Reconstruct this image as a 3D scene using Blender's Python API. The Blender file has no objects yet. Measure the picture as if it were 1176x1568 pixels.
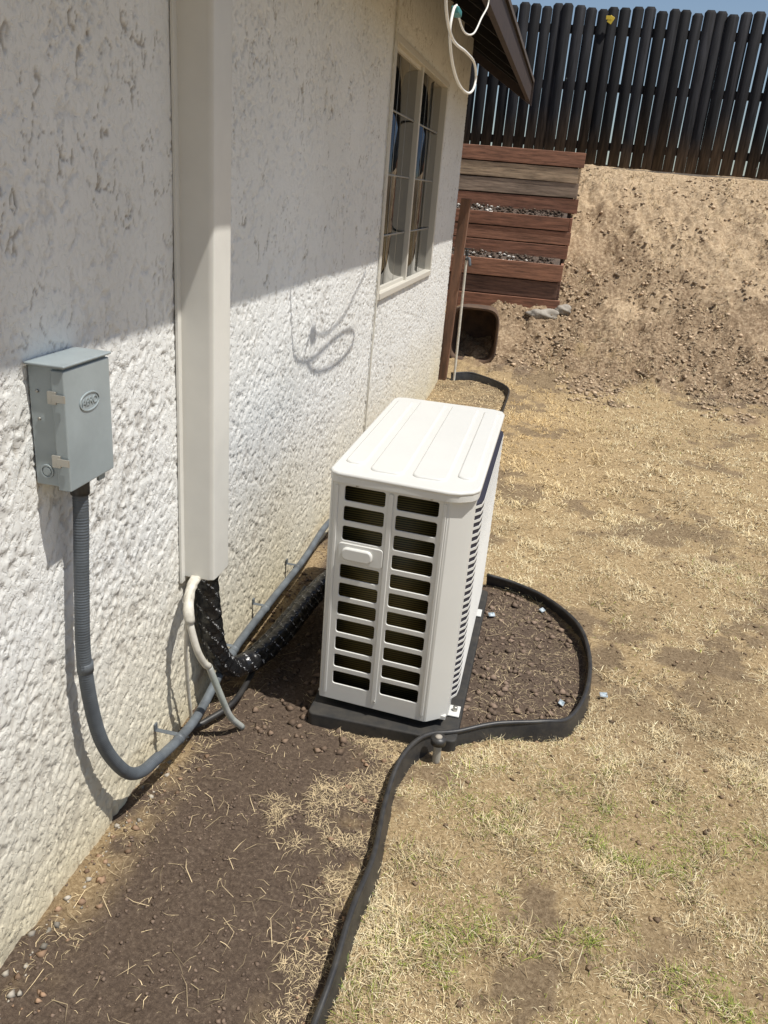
import bpy, math, random, bmesh
import numpy as np
from mathutils import Vector, Matrix
random.seed(7); rng=np.random.default_rng(7)
S=bpy.context.scene
S.view_settings.view_transform='Standard'; S.view_settings.look='None'; S.view_settings.exposure=0

# ------------------------------------------------------------------ helpers
def link(o,parent=None):
    S.collection.objects.link(o)
    if parent: o.parent=parent
    return o
def empty(name):
    return link(bpy.data.objects.new(name,None))
def smooth(o):
    me=o.data; me.polygons.foreach_set('use_smooth',[True]*len(me.polygons)); return o
def mesh_np(name,V,F,mat,parent=None,col=None,attrs=None,sm=False):
    V=np.asarray(V,dtype=np.float32); F=np.asarray(F,dtype=np.int32); k=F.shape[1]
    me=bpy.data.meshes.new(name)
    me.vertices.add(len(V)); me.vertices.foreach_set('co',V.ravel())
    me.loops.add(F.size); me.loops.foreach_set('vertex_index',F.ravel())
    me.polygons.add(len(F)); me.polygons.foreach_set('loop_start',np.arange(0,F.size,k,dtype=np.int32))
    try: me.polygons.foreach_set('loop_total',np.full(len(F),k,dtype=np.int32))
    except Exception: pass
    me.update(calc_edges=True)
    if sm: me.polygons.foreach_set('use_smooth',np.ones(len(F),dtype=bool))
    if col is not None:
        a=me.color_attributes.new('Col','FLOAT_COLOR','POINT')
        a.data.foreach_set('color',np.asarray(col,dtype=np.float32).ravel())
    if attrs:
        for n,d in attrs.items():
            a=me.attributes.new(n,'FLOAT','POINT'); a.data.foreach_set('value',np.asarray(d,dtype=np.float32).ravel())
    if mat: me.materials.append(mat)
    return link(bpy.data.objects.new(name,me),parent)
def boxes(name,bl,mat,parent=None,bevel=0.0,seg=2):
    V=[];F=[]
    for b in bl:
        a=Vector(b[0]);c=Vector(b[1]);m=(a+c)/2;h=(c-a)/2
        R=b[2] if len(b)>2 else Matrix.Identity(3)
        n=len(V)
        for s in((-1,-1,-1),(1,-1,-1),(1,1,-1),(-1,1,-1),(-1,-1,1),(1,-1,1),(1,1,1),(-1,1,1)):
            V.append(tuple(m+R@Vector((h.x*s[0],h.y*s[1],h.z*s[2]))))
        for f in((0,3,2,1),(4,5,6,7),(0,1,5,4),(1,2,6,5),(2,3,7,6),(3,0,4,7)): F.append([n+i for i in f])
    o=mesh_np(name,V,F,mat,parent)
    if bevel:
        md=o.modifiers.new('bevel','BEVEL');md.width=bevel;md.segments=seg;md.limit_method='ANGLE'
        smooth(o)
        w=o.modifiers.new('wn','WEIGHTED_NORMAL'); w.keep_sharp=True
    return o
def prism(name,poly,z0,z1,mat,parent=None,bevel=0.0,axis='z'):
    n=len(poly)
    def P(p,z):
        if axis=='z':return (p[0],p[1],z)
        if axis=='y':return (p[0],z,p[1])
        return (z,p[0],p[1])
    me=bpy.data.meshes.new(name)
    me.from_pydata([P(p,z0) for p in poly]+[P(p,z1) for p in poly],[],[list(range(n))[::-1],list(range(n,2*n))]+[[i,(i+1)%n,n+(i+1)%n,n+i] for i in range(n)])
    bm=bmesh.new();bm.from_mesh(me);bmesh.ops.recalc_face_normals(bm,faces=bm.faces);bm.to_mesh(me);bm.free()
    me.materials.append(mat)
    o=link(bpy.data.objects.new(name,me),parent)
    if bevel:
        md=o.modifiers.new('bevel','BEVEL');md.width=bevel;md.segments=3;md.limit_method='ANGLE';smooth(o)
        w=o.modifiers.new('wn','WEIGHTED_NORMAL')
    return o
def prisms(name,poly,zs,mat,parent):
    """stack of identical thin prisms in one mesh"""
    V=[];F=[];n=len(poly);me=bpy.data.meshes.new(name)
    for z0,z1 in zs:
        b=len(V);V+=[(p[0],p[1],z0) for p in poly]+[(p[0],p[1],z1) for p in poly]
        F+=[[b+i for i in range(n)][::-1],[b+n+i for i in range(n)]]+[[b+i,b+(i+1)%n,b+n+(i+1)%n,b+n+i] for i in range(n)]
    me.from_pydata(V,[],F)
    bm=bmesh.new();bm.from_mesh(me);bmesh.ops.recalc_face_normals(bm,faces=bm.faces);bm.to_mesh(me);bm.free()
    me.materials.append(mat);return link(bpy.data.objects.new(name,me),parent)
def catmull(pts,step=0.01):
    P=[Vector(p) for p in pts];P=[P[0]*2-P[1]]+P+[P[-1]*2-P[-2]]
    out=[]
    for i in range(1,len(P)-2):
        n=max(2,int((P[i+1]-P[i]).length/step))
        for j in range(n):
            t=j/n
            out.append(0.5*((2*P[i])+(P[i+1]-P[i-1])*t+(2*P[i-1]-5*P[i]+4*P[i+1]-P[i+2])*t*t+(3*P[i]-P[i-1]-3*P[i+1]+P[i+2])*t**3))
    out.append(P[-2]);return out
def tube(name,pts,r,mat,parent=None,step=0.01,seg=14,rib=None,jit=0.0,smoothpath=True):
    C=catmull(pts,step) if smoothpath else [Vector(p) for p in pts]
    V=[];F=[];s=0;prev=None;up=Vector((0.31,0.2,0.93)).normalized()
    n=len(C)
    for i,c in enumerate(C):
        t=(C[min(i+1,n-1)]-C[max(i-1,0)]).normalized()
        if prev is None:
            a=t.cross(up).normalized()
        else:
            a=(prev-t*prev.dot(t)).normalized(); s+=(c-C[i-1]).length
        prev=a;b=t.cross(a)
        rr=r*(1+(rib(s,i) if rib else 0))
        for k in range(seg):
            an=2*math.pi*k/seg
            q=rr*(1+random.uniform(-jit,jit))
            V.append(tuple(c+a*math.cos(an)*q+b*math.sin(an)*q))
    for i in range(n-1):
        for k in range(seg):
            F.append([i*seg+k,i*seg+(k+1)%seg,(i+1)*seg+(k+1)%seg,(i+1)*seg+k])
    V.append(tuple(C[0]));V.append(tuple(C[-1]))
    for k in range(seg):
        F.append([len(V)-2,(k+1)%seg,k,k]);F.append([len(V)-1,(n-1)*seg+k,(n-1)*seg+(k+1)%seg,(n-1)*seg+(k+1)%seg])
    me=bpy.data.meshes.new(name)
    me.from_pydata(V,[],[list(dict.fromkeys(f)) for f in F]);me.materials.append(mat)
    o=link(bpy.data.objects.new(name,me),parent);smooth(o);return o
def rrect(x0,y0,x1,y1,r,n=5):
    out=[]
    for cx,cy,a0 in((x1-r,y1-r,0),(x0+r,y1-r,90),(x0+r,y0+r,180),(x1-r,y0+r,270)):
        for i in range(n+1):
            a=math.radians(a0+90*i/n);out.append((cx+r*math.cos(a),cy+r*math.sin(a)))
    return out
def panel(name,loops,th,M,mat,parent=None,bev=0.0015):
    cu=bpy.data.curves.new(name,'CURVE');cu.dimensions='2D';cu.fill_mode='BOTH';cu.extrude=max(th/2-bev,0.0002);cu.bevel_depth=bev;cu.bevel_resolution=1
    for L in loops:
        sp=cu.splines.new('POLY');sp.points.add(len(L)-1);sp.use_cyclic_u=True
        for p,q in zip(sp.points,L):p.co=(q[0],q[1],0,1)
    o=bpy.data.objects.new(name+'_c',cu);S.collection.objects.link(o)
    bpy.context.view_layer.update()
    me=bpy.data.meshes.new_from_object(o.evaluated_get(bpy.context.evaluated_depsgraph_get()))
    bpy.data.objects.remove(o)
    me.transform(M);me.materials.clear();me.materials.append(mat)
    return link(bpy.data.objects.new(name,me),parent)
_tabs={}
def vn(x,y,seed=0):
    if seed not in _tabs:_tabs[seed]=np.random.default_rng(seed+100).random((256,256))
    T=_tabs[seed];xi=np.floor(x).astype(int);yi=np.floor(y).astype(int);fx=x-xi;fy=y-yi
    fx=fx*fx*(3-2*fx);fy=fy*fy*(3-2*fy)
    a=T[xi%256,yi%256];b=T[(xi+1)%256,yi%256];c=T[xi%256,(yi+1)%256];d=T[(xi+1)%256,(yi+1)%256]
    return (a*(1-fx)+b*fx)*(1-fy)+(c*(1-fx)+d*fx)*fy
def fbm(x,y,s,o=4,seed=0,g=.5):
    r=0;a=1;t=0
    for i in range(o):
        r=r+a*vn(x*s+i*17.3,y*s+i*9.1,seed+i);t+=a;a*=g;s*=2.03
    return r/t
def sstep(a,b,x):
    t=np.clip((x-a)/(b-a),0,1);return t*t*(3-2*t)

# ------------------------------------------------------------------ materials
def newmat(name):
    m=bpy.data.materials.new(name);m.use_nodes=True;nt=m.node_tree
    return m,nt,nt.nodes['Principled BSDF']
def simple(name,c,rough=.5,var=.0,vscale=8,bump=0,bscale=100,metal=0,c2=None,bdist=.002,spec=.5,stretch=(1,1,1)):
    m,nt,b=newmat(name);N=nt.nodes;L=nt.links
    tc=N.new('ShaderNodeTexCoord');mp=N.new('ShaderNodeMapping');mp.inputs['Scale'].default_value=stretch
    L.new(tc.outputs['Object'],mp.inputs[0])
    b.inputs['Roughness'].default_value=rough;b.inputs['Metallic'].default_value=metal
    b.inputs['Specular IOR Level'].default_value=spec
    if c2 is None and var: c2=tuple(x*(1-var) for x in c)
    if c2:
        n=N.new('ShaderNodeTexNoise');n.inputs['Scale'].default_value=vscale;n.inputs['Detail'].default_value=6;n.inputs['Roughness'].default_value=.65
        L.new(mp.outputs[0],n.inputs['Vector'])
        r=N.new('ShaderNodeValToRGB');r.color_ramp.elements[0].position=.35;r.color_ramp.elements[1].position=.65
        r.color_ramp.elements[0].color=(*c2,1);r.color_ramp.elements[1].color=(*c,1)
        L.new(n.outputs[0],r.inputs[0]);L.new(r.outputs[0],b.inputs['Base Color'])
    else: b.inputs['Base Color'].default_value=(*c,1)
    if bump:
        n=N.new('ShaderNodeTexNoise');n.inputs['Scale'].default_value=bscale;n.inputs['Detail'].default_value=5
        L.new(mp.outputs[0],n.inputs['Vector'])
        u=N.new('ShaderNodeBump');u.inputs['Strength'].default_value=bump;u.inputs['Distance'].default_value=bdist
        L.new(n.outputs[0],u.inputs['Height']);L.new(u.outputs[0],b.inputs['Normal'])
    return m
M_cover=simple('cover_vinyl',(.72,.705,.65),.45,var=.07,vscale=5)
M_ac=simple('ac_paint',(.665,.66,.625),.4,var=.04,vscale=4,bump=.15,bscale=600,bdist=.0004)
M_acdark=simple('ac_dark',(.02,.02,.035),.6)
M_box=simple('grey_enamel',(.32,.365,.375),.3,var=.15,vscale=9,bump=.05,bscale=300)
M_steel=simple('steel',(.5,.48,.43),.4,metal=.7,var=.2)
M_conduit=simple('grey_conduit',(.10,.115,.13),.5,var=.3,vscale=20)
M_pvcgrey=simple('grey_pvc',(.15,.17,.185),.5,c2=(.09,.10,.11),vscale=14)
M_rubber=simple('black_plastic',(.018,.018,.020),.45,c2=(.045,.042,.038),vscale=18,bump=.3,bscale=60)
M_pad=simple('black_pad',(.02,.02,.02),.75,c2=(.045,.04,.033),vscale=20)
M_wire=simple('white_cable',(.8,.78,.72),.5)
M_hose=simple('hose_white',(.68,.65,.57),.55,c2=(.5,.47,.4),vscale=30)
M_hoseg=simple('hose_grey',(.30,.33,.30),.55,c2=(.45,.45,.42),vscale=18)
M_fascia=simple('brown_fascia',(.05,.032,.026),.7,c2=(.03,.02,.017),vscale=12,bump=.3,bscale=40)
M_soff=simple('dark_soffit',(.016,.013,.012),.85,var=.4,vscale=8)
M_wood=simple('post_wood',(.24,.12,.07),.8,c2=(.09,.05,.03),vscale=14,stretch=(1,1,.15),bump=.4,bscale=40,bdist=.004)
M_frame=simple('window_frame',(.60,.57,.5),.5)
M_rust=simple('rusty_terracotta',(.14,.085,.05),.85,c2=(.07,.045,.033),vscale=9,bump=.4,bscale=30,bdist=.004)
M_stone=simple('stone',(.42,.38,.32),.9,c2=(.25,.22,.18),vscale=14,bump=.6,bscale=25,bdist=.01)
M_int=simple('interior_dark',(.03,.03,.03),.9)
M_roof=simple('shingle',(.10,.08,.07),.9,var=.4,vscale=20)
M_yellow=simple('yellow_tag',(.75,.55,.05),.5)
M_teal=simple('teal_plug',(.05,.22,.22),.5)
M_tag=simple('white_tag',(.7,.75,.78),.4,c2=(.2,.28,.33),vscale=60)

def stucco():
    m,nt,b=newmat('stucco');N=nt.nodes;L=nt.links
    g=N.new('ShaderNodeNewGeometry');sp=N.new('ShaderNodeSeparateXYZ');L.new(g.outputs['Position'],sp.inputs[0])
    n1=N.new('ShaderNodeTexNoise');n1.inputs['Scale'].default_value=2.2;n1.inputs['Detail'].default_value=6;L.new(g.outputs['Position'],n1.inputs['Vector'])
    r=N.new('ShaderNodeValToRGB');r.color_ramp.elements[0].position=.3;r.color_ramp.elements[1].position=.7
    r.color_ramp.elements[0].color=(.735,.73,.695,1);r.color_ramp.elements[1].color=(.80,.80,.775,1);L.new(n1.outputs[0],r.inputs[0])
    a=N.new('ShaderNodeMath');a.operation='MULTIPLY_ADD';L.new(n1.outputs[0],a.inputs[0]);a.inputs[1].default_value=-.5;L.new(sp.outputs['Z'],a.inputs[2])
    mr=N.new('ShaderNodeMapRange');mr.inputs['From Min'].default_value=-.3;mr.inputs['From Max'].default_value=.45;mr.inputs['To Min'].default_value=.85;mr.inputs['To Max'].default_value=0
    L.new(a.outputs[0],mr.inputs[0])
    mx=N.new('ShaderNodeMix');mx.data_type='RGBA';L.new(mr.outputs[0],mx.inputs[0]);L.new(r.outputs[0],mx.inputs[6]);mx.inputs[7].default_value=(.68,.585,.37,1)
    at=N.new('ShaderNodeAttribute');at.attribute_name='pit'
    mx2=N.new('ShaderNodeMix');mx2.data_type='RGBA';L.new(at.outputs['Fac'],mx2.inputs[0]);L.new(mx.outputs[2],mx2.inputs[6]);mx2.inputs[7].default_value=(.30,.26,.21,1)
    L.new(mx2.outputs[2],b.inputs['Base Color']);b.inputs['Roughness'].default_value=.92;b.inputs['Specular IOR Level'].default_value=.15
    mp=N.new('ShaderNodeMapping');mp.inputs['Scale'].default_value=(1,1,.72);L.new(g.outputs['Position'],mp.inputs[0])
    n3=N.new('ShaderNodeTexNoise');n3.inputs['Scale'].default_value=75;n3.inputs['Detail'].default_value=4;n3.inputs['Roughness'].default_value=.55;n3.inputs['Distortion'].default_value=.6;L.new(mp.outputs[0],n3.inputs['Vector'])
    r3=N.new('ShaderNodeValToRGB');r3.color_ramp.elements[0].position=.38;r3.color_ramp.elements[1].position=.50;L.new(n3.outputs[0],r3.inputs[0])
    u3=N.new('ShaderNodeBump');u3.inputs['Strength'].default_value=.6;u3.inputs['Distance'].default_value=.0022;L.new(r3.outputs[0],u3.inputs['Height'])
    n2=N.new('ShaderNodeTexNoise');n2.inputs['Scale'].default_value=260;n2.inputs['Detail'].default_value=3;L.new(g.outputs['Position'],n2.inputs['Vector'])
    u=N.new('ShaderNodeBump');u.inputs['Strength'].default_value=.5;u.inputs['Distance'].default_value=.0016
    L.new(n2.outputs[0],u.inputs['Height']);L.new(u3.outputs[0],u.inputs['Normal']);L.new(u.outputs[0],b.inputs['Normal'])
    return m
M_stucco=stucco()
M_blade,nt,b=newmat('dry_grass_blades')
at=nt.nodes.new('ShaderNodeVertexColor');at.layer_name='Col';nt.links.new(at.outputs[0],b.inputs['Base Color'])
b.inputs['Roughness'].default_value=.75;b.inputs['Specular IOR Level'].default_value=.2

def groundmat():
    m,nt,b=newmat('ground');N=nt.nodes;L=nt.links
    g=N.new('ShaderNodeNewGeometry')
    def noise(s,d=6,ro=.6):
        n=N.new('ShaderNodeTexNoise');n.inputs['Scale'].default_value=s;n.inputs['Detail'].default_value=d;n.inputs['Roughness'].default_value=ro;L.new(g.outputs['Position'],n.inputs['Vector']);return n
    def ramp(src,cols):
        r=N.new('ShaderNodeValToRGB');e=r.color_ramp.elements
        e[0].position=cols[0][0];e[0].color=(*cols[0][1],1);e[1].position=cols[-1][0];e[1].color=(*cols[-1][1],1)
        for p,c in cols[1:-1]:
            k=e.new(p);k.color=(*c,1)
        L.new(src,r.inputs[0]);return r
    def attr(n):
        a=N.new('ShaderNodeAttribute');a.attribute_name=n;return a.outputs['Fac']
    def mix(f,a,c):
        x=N.new('ShaderNodeMix');x.data_type='RGBA';L.new(f,x.inputs[0]);L.new(a,x.inputs[6]);L.new(c,x.inputs[7]);return x.outputs[2]
    nf=noise(90,8,.75);nm=noise(9,6);nc=noise(300,3,.8);nh=noise(30,8,.8)
    lawn=ramp(nf.outputs[0],[(.3,(.17,.115,.06)),(.5,(.38,.275,.15)),(.7,(.62,.48,.29))])
    soil=ramp(nf.outputs[0],[(.3,(.060,.043,.033)),(.55,(.130,.095,.070)),(.75,(.25,.195,.145))])
    hill=ramp(nh.outputs[0],[(.32,(.10,.066,.04)),(.5,(.27,.19,.118)),(.66,(.54,.42,.28))])
    tan=ramp(nh.outputs[0],[(.32,(.24,.165,.10)),(.5,(.46,.34,.215)),(.65,(.66,.52,.35))])
    h2=mix(attr('dust'),hill.outputs[0],tan.outputs[0])
    c=mix(attr('hill'),lawn.outputs[0],h2);c=mix(attr('soil'),c,soil.outputs[0])
    L.new(c,b.inputs['Base Color']);b.inputs['Roughness'].default_value=.95;b.inputs['Specular IOR Level'].default_value=.1
    u=N.new('ShaderNodeBump');u.inputs['Strength'].default_value=.8;u.inputs['Distance'].default_value=.012;L.new(nf.outputs[0],u.inputs['Height'])
    u2=N.new('ShaderNodeBump');u2.inputs['Strength'].default_value=.6;u2.inputs['Distance'].default_value=.003;L.new(nc.outputs[0],u2.inputs['Height']);L.new(u.outputs[0],u2.inputs['Normal'])
    L.new(u2.outputs[0],b.inputs['Normal'])
    return m
M_ground=groundmat()

# ------------------------------------------------------------------ terrain functions
EDGE=[(.70,-.6),(.70,.4),(.702,.9),(.705,1.106),(.710,1.211),(.716,1.389),(.723,1.58),(.706,1.80),(.721,1.966),(.769,2.097),(.864,2.169),(.985,2.238),(1.132,2.294),(1.217,2.36),(1.281,2.533),(1.297,2.763),(1.254,3.006),(1.129,3.228),(.981,3.317),(.845,3.335)]
REAR=[(.106,7.474),(.27,7.53),(.411,7.51),(.58,7.40),(.665,7.227),(.685,6.9),(.679,6.435),(.702,5.83),(.73,5.325),(.74,4.6),(.76,3.9),(.80,3.45)]
POLY=np.array(EDGE+[(.80,3.45),(.76,3.9),(.74,4.6),(.73,5.325),(.70,5.83),(.68,6.435),(.665,7.227),(.58,7.40),(.41,7.51),(0,7.47),(-3,7.47),(-3,-.6)])
def inpoly(x,y,P=POLY):
    ins=np.zeros(x.shape,bool);n=len(P);j=n-1
    for i in range(n):
        xi,yi=P[i];xj,yj=P[j]
        if yi!=yj:
            c=((yi>y)!=(yj>y))&(x<(xj-xi)*(y-yi)/(yj-yi)+xi);ins^=c
        j=i
    return ins
_py=np.linspace(-5,20,2501)
_pz=np.interp(_py,[-5,7.1,7.6,8,8.5,9,10,11,11.25,20],[0,0,.045,.14,.34,.58,1.25,2.0,2.14,2.2])
_pz=np.convolve(np.pad(_pz,30,mode='edge'),np.ones(61)/61,'valid')
def gz(x,y):
    h=np.interp(y,_py,_pz)
    hm=sstep(7.4,8.4,y)*(1-sstep(10.7,11.3,y))
    z=h+(fbm(x,y,1.3,3,5)-.5)*.05*(1-hm)
    z=z+hm*((fbm(x,y,1.3,3,11)-.5)*.14+(fbm(x,y,5,6,21,.66)-.5)*.26)
    near=np.exp(-((x-.5)**2/1.5+(y-2)**2/6))
    z=z*1+(fbm(x,y,14,4,31,.6)-.5)*.024
    return z-(fbm(x,y,1.3,3,5)-.5)*.04*near-.004
xs=np.concatenate([np.linspace(-80,-4,12),np.linspace(-3.5,-.1,14),np.arange(-.04,2.4,.014),np.arange(2.4,5,.025),np.linspace(5.1,12,24),np.linspace(14,90,12)])
ys=np.concatenate([np.linspace(-80,-2,14),np.linspace(-1.5,.5,20),np.arange(.55,3.6,.014),np.arange(3.6,7,.025),np.arange(7,11.6,.02),np.linspace(11.7,16,20),np.linspace(18,120,14)])
Xg,Yg=np.meshgrid(xs,ys,indexing='xy');Zg=gz(Xg,Yg)
jx=(fbm(Xg,Yg,9,3,51)-.5)*.16;jy=(fbm(Xg,Yg,9,3,61)-.5)*.16
def edged(x,y):
    return np.minimum(np.abs(x-.70),np.abs(x-.0))
def baref(x,y):
    b=.85*np.exp(-(((x-1.6)/.36)**2+((y-2.85)/.5)**2))+.9*np.exp(-(((x-1.12)/.10)**2+((y-1.5)/.25)**2))
    b=b+.9*sstep(.55,.63,fbm(x,y,2.6,4,78))
    return np.clip(b,0,1)*sstep(.37,.52,fbm(x,y,8,4,75,.6))
soil=inpoly(Xg+jx*.4,Yg+jy*.4).astype(float)
soil*=1-.75*sstep(3.6,5.2,Yg)
soil*=np.clip(1-.75*sstep(.45,.65,fbm(Xg,Yg,6,4,71))*sstep(.17,.04,edged(Xg,Yg)),0,1)
soil=np.maximum(soil,baref(Xg,Yg)*.6*(Yg<8))
hillm=sstep(-.25,.25,Yg-7.9+.12*(Xg-1)+(fbm(Xg,Yg,3,4,81)-.5)*2.0)
dust=sstep(8.9,10.4,Yg+(fbm(Xg,Yg,2.5,4,91)-.5)*4)*.9
nx,ny=len(xs),len(ys);idx=np.arange(nx*ny).reshape(ny,nx)
F=np.stack([idx[:-1,:-1],idx[:-1,1:],idx[1:,1:],idx[1:,:-1]],-1).reshape(-1,4)
mesh_np('ground',np.stack([Xg,Yg,Zg],-1).reshape(-1,3),F,M_ground,attrs={'soil':soil,'hill':hillm,'dust':dust},sm=True)

# ------------------------------------------------------------------ grass, straw, clods
def scatter(n,x0,x1,y0,y1): return rng.uniform(x0,x1,n),rng.uniform(y0,y1,n)
def blades(name,x,y,ln,w,tilt,cols,parent=None,curl=.06):
    n=len(x);z=gz(x,y)-.002;a=rng.uniform(0,2*np.pi,n);
    dx=np.cos(a)*np.sin(tilt);dy=np.sin(a)*np.sin(tilt);dz=np.cos(tilt)
    b=a+np.pi/2+rng.uniform(-.6,.6,n);wx=np.cos(b)*w/2;wy=np.sin(b)*w/2
    P=np.stack([x,y,z],-1);D=np.stack([dx,dy,dz],-1)*ln[:,None];W=np.stack([wx,wy,np.zeros(n)],-1)
    side=np.stack([-dy,dx,0*x],-1)*(ln*rng.normal(0,curl,n))[:,None]
    mid=P+D*.55+np.stack([0*x,0*x,ln*.07],-1)+side
    tip=P+D-np.stack([0*x,0*x,np.minimum(ln*.12,D[:,2]*.8)],-1)
    V=np.stack([P-W,P+W,mid+W*.8,mid-W*.8,tip+W*.15,tip-W*.15],1).reshape(-1,3)
    i=np.arange(n)[:,None]*6
    F=np.concatenate([i+np.array([[0,1,2,3]]),i+np.array([[3,2,4,5]])],0)
    col=np.repeat(np.concatenate([np.clip(cols,0,.95),np.ones((n,1))],1),6,0)
    return mesh_np(name,V,F,M_blade,parent,col=col)
def lawncol(x,y):
    n=len(x);t=rng.random(n)
    straw=np.array([.68,.53,.28]);pale=np.array([.93,.82,.56]);brown=np.array([.24,.155,.08]);green=np.array([.19,.26,.06])
    c=straw[None]*(1-t[:,None])+pale[None]*t[:,None]
    k=rng.random(n)<.10+.58*sstep(.46,.60,fbm(x,y,3.0,5,221,.65));c[k]=brown+(c[k]-brown)*.3
    gm=sstep(.48,.60,fbm(x,y,4.2,5,201,.7))*sstep(2.5,1.5,y)*.66*sstep(.8,1.4,x+.3*(2-y))+.05*sstep(.5,.7,fbm(x,y,2,3,211))
    gm=gm+.25*np.exp(-(((x-1.5)/.25)**2+((y-1.25)/.2)**2))+.25*np.exp(-(((x-.95)/.12)**2+((y-1.9)/.12)**2))
    gr=rng.random(n)<gm
    c[gr]=green*rng.uniform(.6,1.5,(gr.sum(),1))+np.array([.14,.09,.0])*rng.random((gr.sum(),1))
    c*=rng.uniform(.6,1.12,(n,1))
    gold=sstep(4.0,5.6,y)*sstep(1.8,.9,x);c=c*(1-gold[:,None]*.45)+np.array([.72,.47,.18])*gold[:,None]*.45
    return c
gp=empty('lawn_grass')
for k,(n,x0,x1,y0,y1,l0,l1,w) in enumerate([(220000,.6,2.5,.75,2.6,.008,.036,.0015),(110000,.7,3.0,2.4,4.6,.012,.040,.0023),(70000,.6,3.6,4.4,8.6,.02,.05,.0042)]):
    x,y=scatter(n,x0,x1,y0,y1)
    cl=fbm(x,y,11,4,301,.6)
    keep=~inpoly(x+.0,y)&((cl>.49)|(rng.random(n)<.25))
    keep&=(x-.965)<.55*y+.45
    keep&=rng.random(n)>baref(x,y)*.95
    keep&=rng.random(n)<1-.9*sstep(-.3,.3,y-7.7+.12*(x-1)+(fbm(x,y,3,4,81)-.5)*2.0)
    x=x[keep];y=y[keep];n=len(x)
    ln=rng.uniform(l0,l1,n)*(.6+.9*sstep(.45,.65,fbm(x,y,9,3,333)));tilt=np.clip(rng.normal(1.16,.30,n),.1,1.5)
    blades('blades_%d'%k,x,y,ln,np.full(n,w)*rng.uniform(.6,1.4,n),tilt,lawncol(x,y),gp)
sp_=empty('straw_litter')
def litter(name,n,x0,x1,y0,y1,l0,l1,w,fn,base=(.62,.49,.30),curl=.08,tl=1.45):
    x,y=scatter(n,x0,x1,y0,y1);k=fn(x,y);x=x[k];y=y[k];n=len(x)
    c=np.array(base)*rng.uniform(.25,1.3,(n,1))
    blades(name,x,y,rng.uniform(l0,l1,n),np.full(n,w)*rng.uniform(.6,1.3,n),np.clip(rng.normal(tl,.1,n),0,1.55),c,sp_,curl)
litter('bed_straw',50000,0,1.3,.7,4.2,.006,.045,.0014,lambda x,y:inpoly(x,y)&((rng.random(len(x))<.08)|((rng.random(len(x))<.7)&(fbm(x,y,6,3,401)>.44)&((np.abs(x-.70)<.12)|(x<.14)|(x>.9)))))
litter('border_straw',14000,.36,.74,1.45,2.14,.010,.045,.0014,lambda x,y:inpoly(x,y)&(fbm(x,y,8,5,405,.7)+.5*(x-.60)+.3*(y-1.85)>.54))
litter('border_straw_near',6000,.58,.72,.7,1.6,.008,.04,.0013,lambda x,y:inpoly(x,y)&(fbm(x,y,9,4,406,.65)+1.5*(x-.68)>.50))
litter('long_straw',420,0.02,1.3,.8,3.3,.03,.12,.0015,lambda x,y:inpoly(x,y),curl=.15)
litter('rear_bed',14000,0,.75,3.6,7.5,.02,.06,.005,lambda x,y:inpoly(x,y))
litter('hill_chips',26000,.4,5,7.6,11.2,.012,.045,.007,lambda x,y:(fbm(x,y,1.8,4,411)>.44)&(x>.4),(.66,.52,.34))
litter('dry_weeds',10000,.9,5,7.8,11.2,.03,.09,.005,lambda x,y:(fbm(x,y,4,4,415,.65)>.56),(.60,.48,.29),tl=.8)
def clods(name,x,y,r,cols,parent=None,sink=.3):
    base=[Vector((0,0,1)),Vector((0,0,-1))]+[Vector((math.cos(i*math.pi/2.5),math.sin(i*math.pi/2.5),.45 if i%2 else -.35)) for i in range(5)]
    b=np.array([tuple(v) for v in base]);n=len(x)
    V=b[None]*r[:,None,None]*rng.uniform(.55,1.25,(n,7,3));V[:,:,2]*=.6
    a=rng.uniform(0,6.28,n);c,s=np.cos(a)[:,None],np.sin(a)[:,None]
    vx=V[:,:,0]*c-V[:,:,1]*s;vy=V[:,:,0]*s+V[:,:,1]*c
    P=np.stack([vx+x[:,None],vy+y[:,None],V[:,:,2]+(gz(x,y)+r*(.6-sink)*.6)[:,None]],-1).reshape(-1,3)
    f=[]
    for i in range(5):
        j=2+i;k=2+(i+1)%5;f+=[[0,j,k],[1,k,j]]
    F=(np.array(f)[None]+np.arange(n)[:,None,None]*7).reshape(-1,3)
    col=np.repeat(np.concatenate([cols,np.ones((n,1))],1),7,0)
    return mesh_np(name,P,F,M_blade,parent,col=col)
cp=empty('soil_clods')
x,y=scatter(20000,0,1.3,.7,4);k=inpoly(x,y)&((fbm(x,y,5,3,421)>.5)|(rng.random(len(x))<.25));x=x[k];y=y[k];n=len(x)
clods('bed_clods',x,y,.0015+.0065*rng.random(n)**4,np.array([.145,.105,.078])*rng.uniform(.6,1.5,(n,1)),cp)
x,y=scatter(480,0.02,.7,2.0,3.2);n=len(x)
clods('big_clods',x,y,.006+.014*rng.random(n)**2,np.array([.17,.12,.085])*rng.uniform(.6,1.4,(n,1)),cp)
x,y=scatter(500,.85,1.28,2.3,3.3);k=inpoly(x+.03,y);x=x[k];y=y[k];n=len(x)
clods('loop_clods',x,y,.004+.016*rng.random(n)**3,np.array([.18,.13,.095])*rng.uniform(.6,1.5,(n,1)),cp)
x,y=scatter(320,0.02,.72,.8,2.1);k=edged(x,y)<.14;x=x[k];y=y[k];n=len(x)
clods('wood_chips',x,y,.004+.010*rng.random(n)**2,np.array([.26,.17,.11])*rng.uniform(.5,1.4,(n,1)),cp)
x,y=scatter(24000,.3,5,7.3,11.2);k=(fbm(x,y,2,4,431,.6)>.45)&(rng.random(len(x))<1.15-.6*sstep(9.2,10.6,y));x=x[k];y=y[k];n=len(x)
clods('hill_clods',x,y,.005+.028*rng.random(n)**6,np.array([.44,.33,.22])*rng.uniform(.45,1.5,(n,1)),cp)
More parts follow.
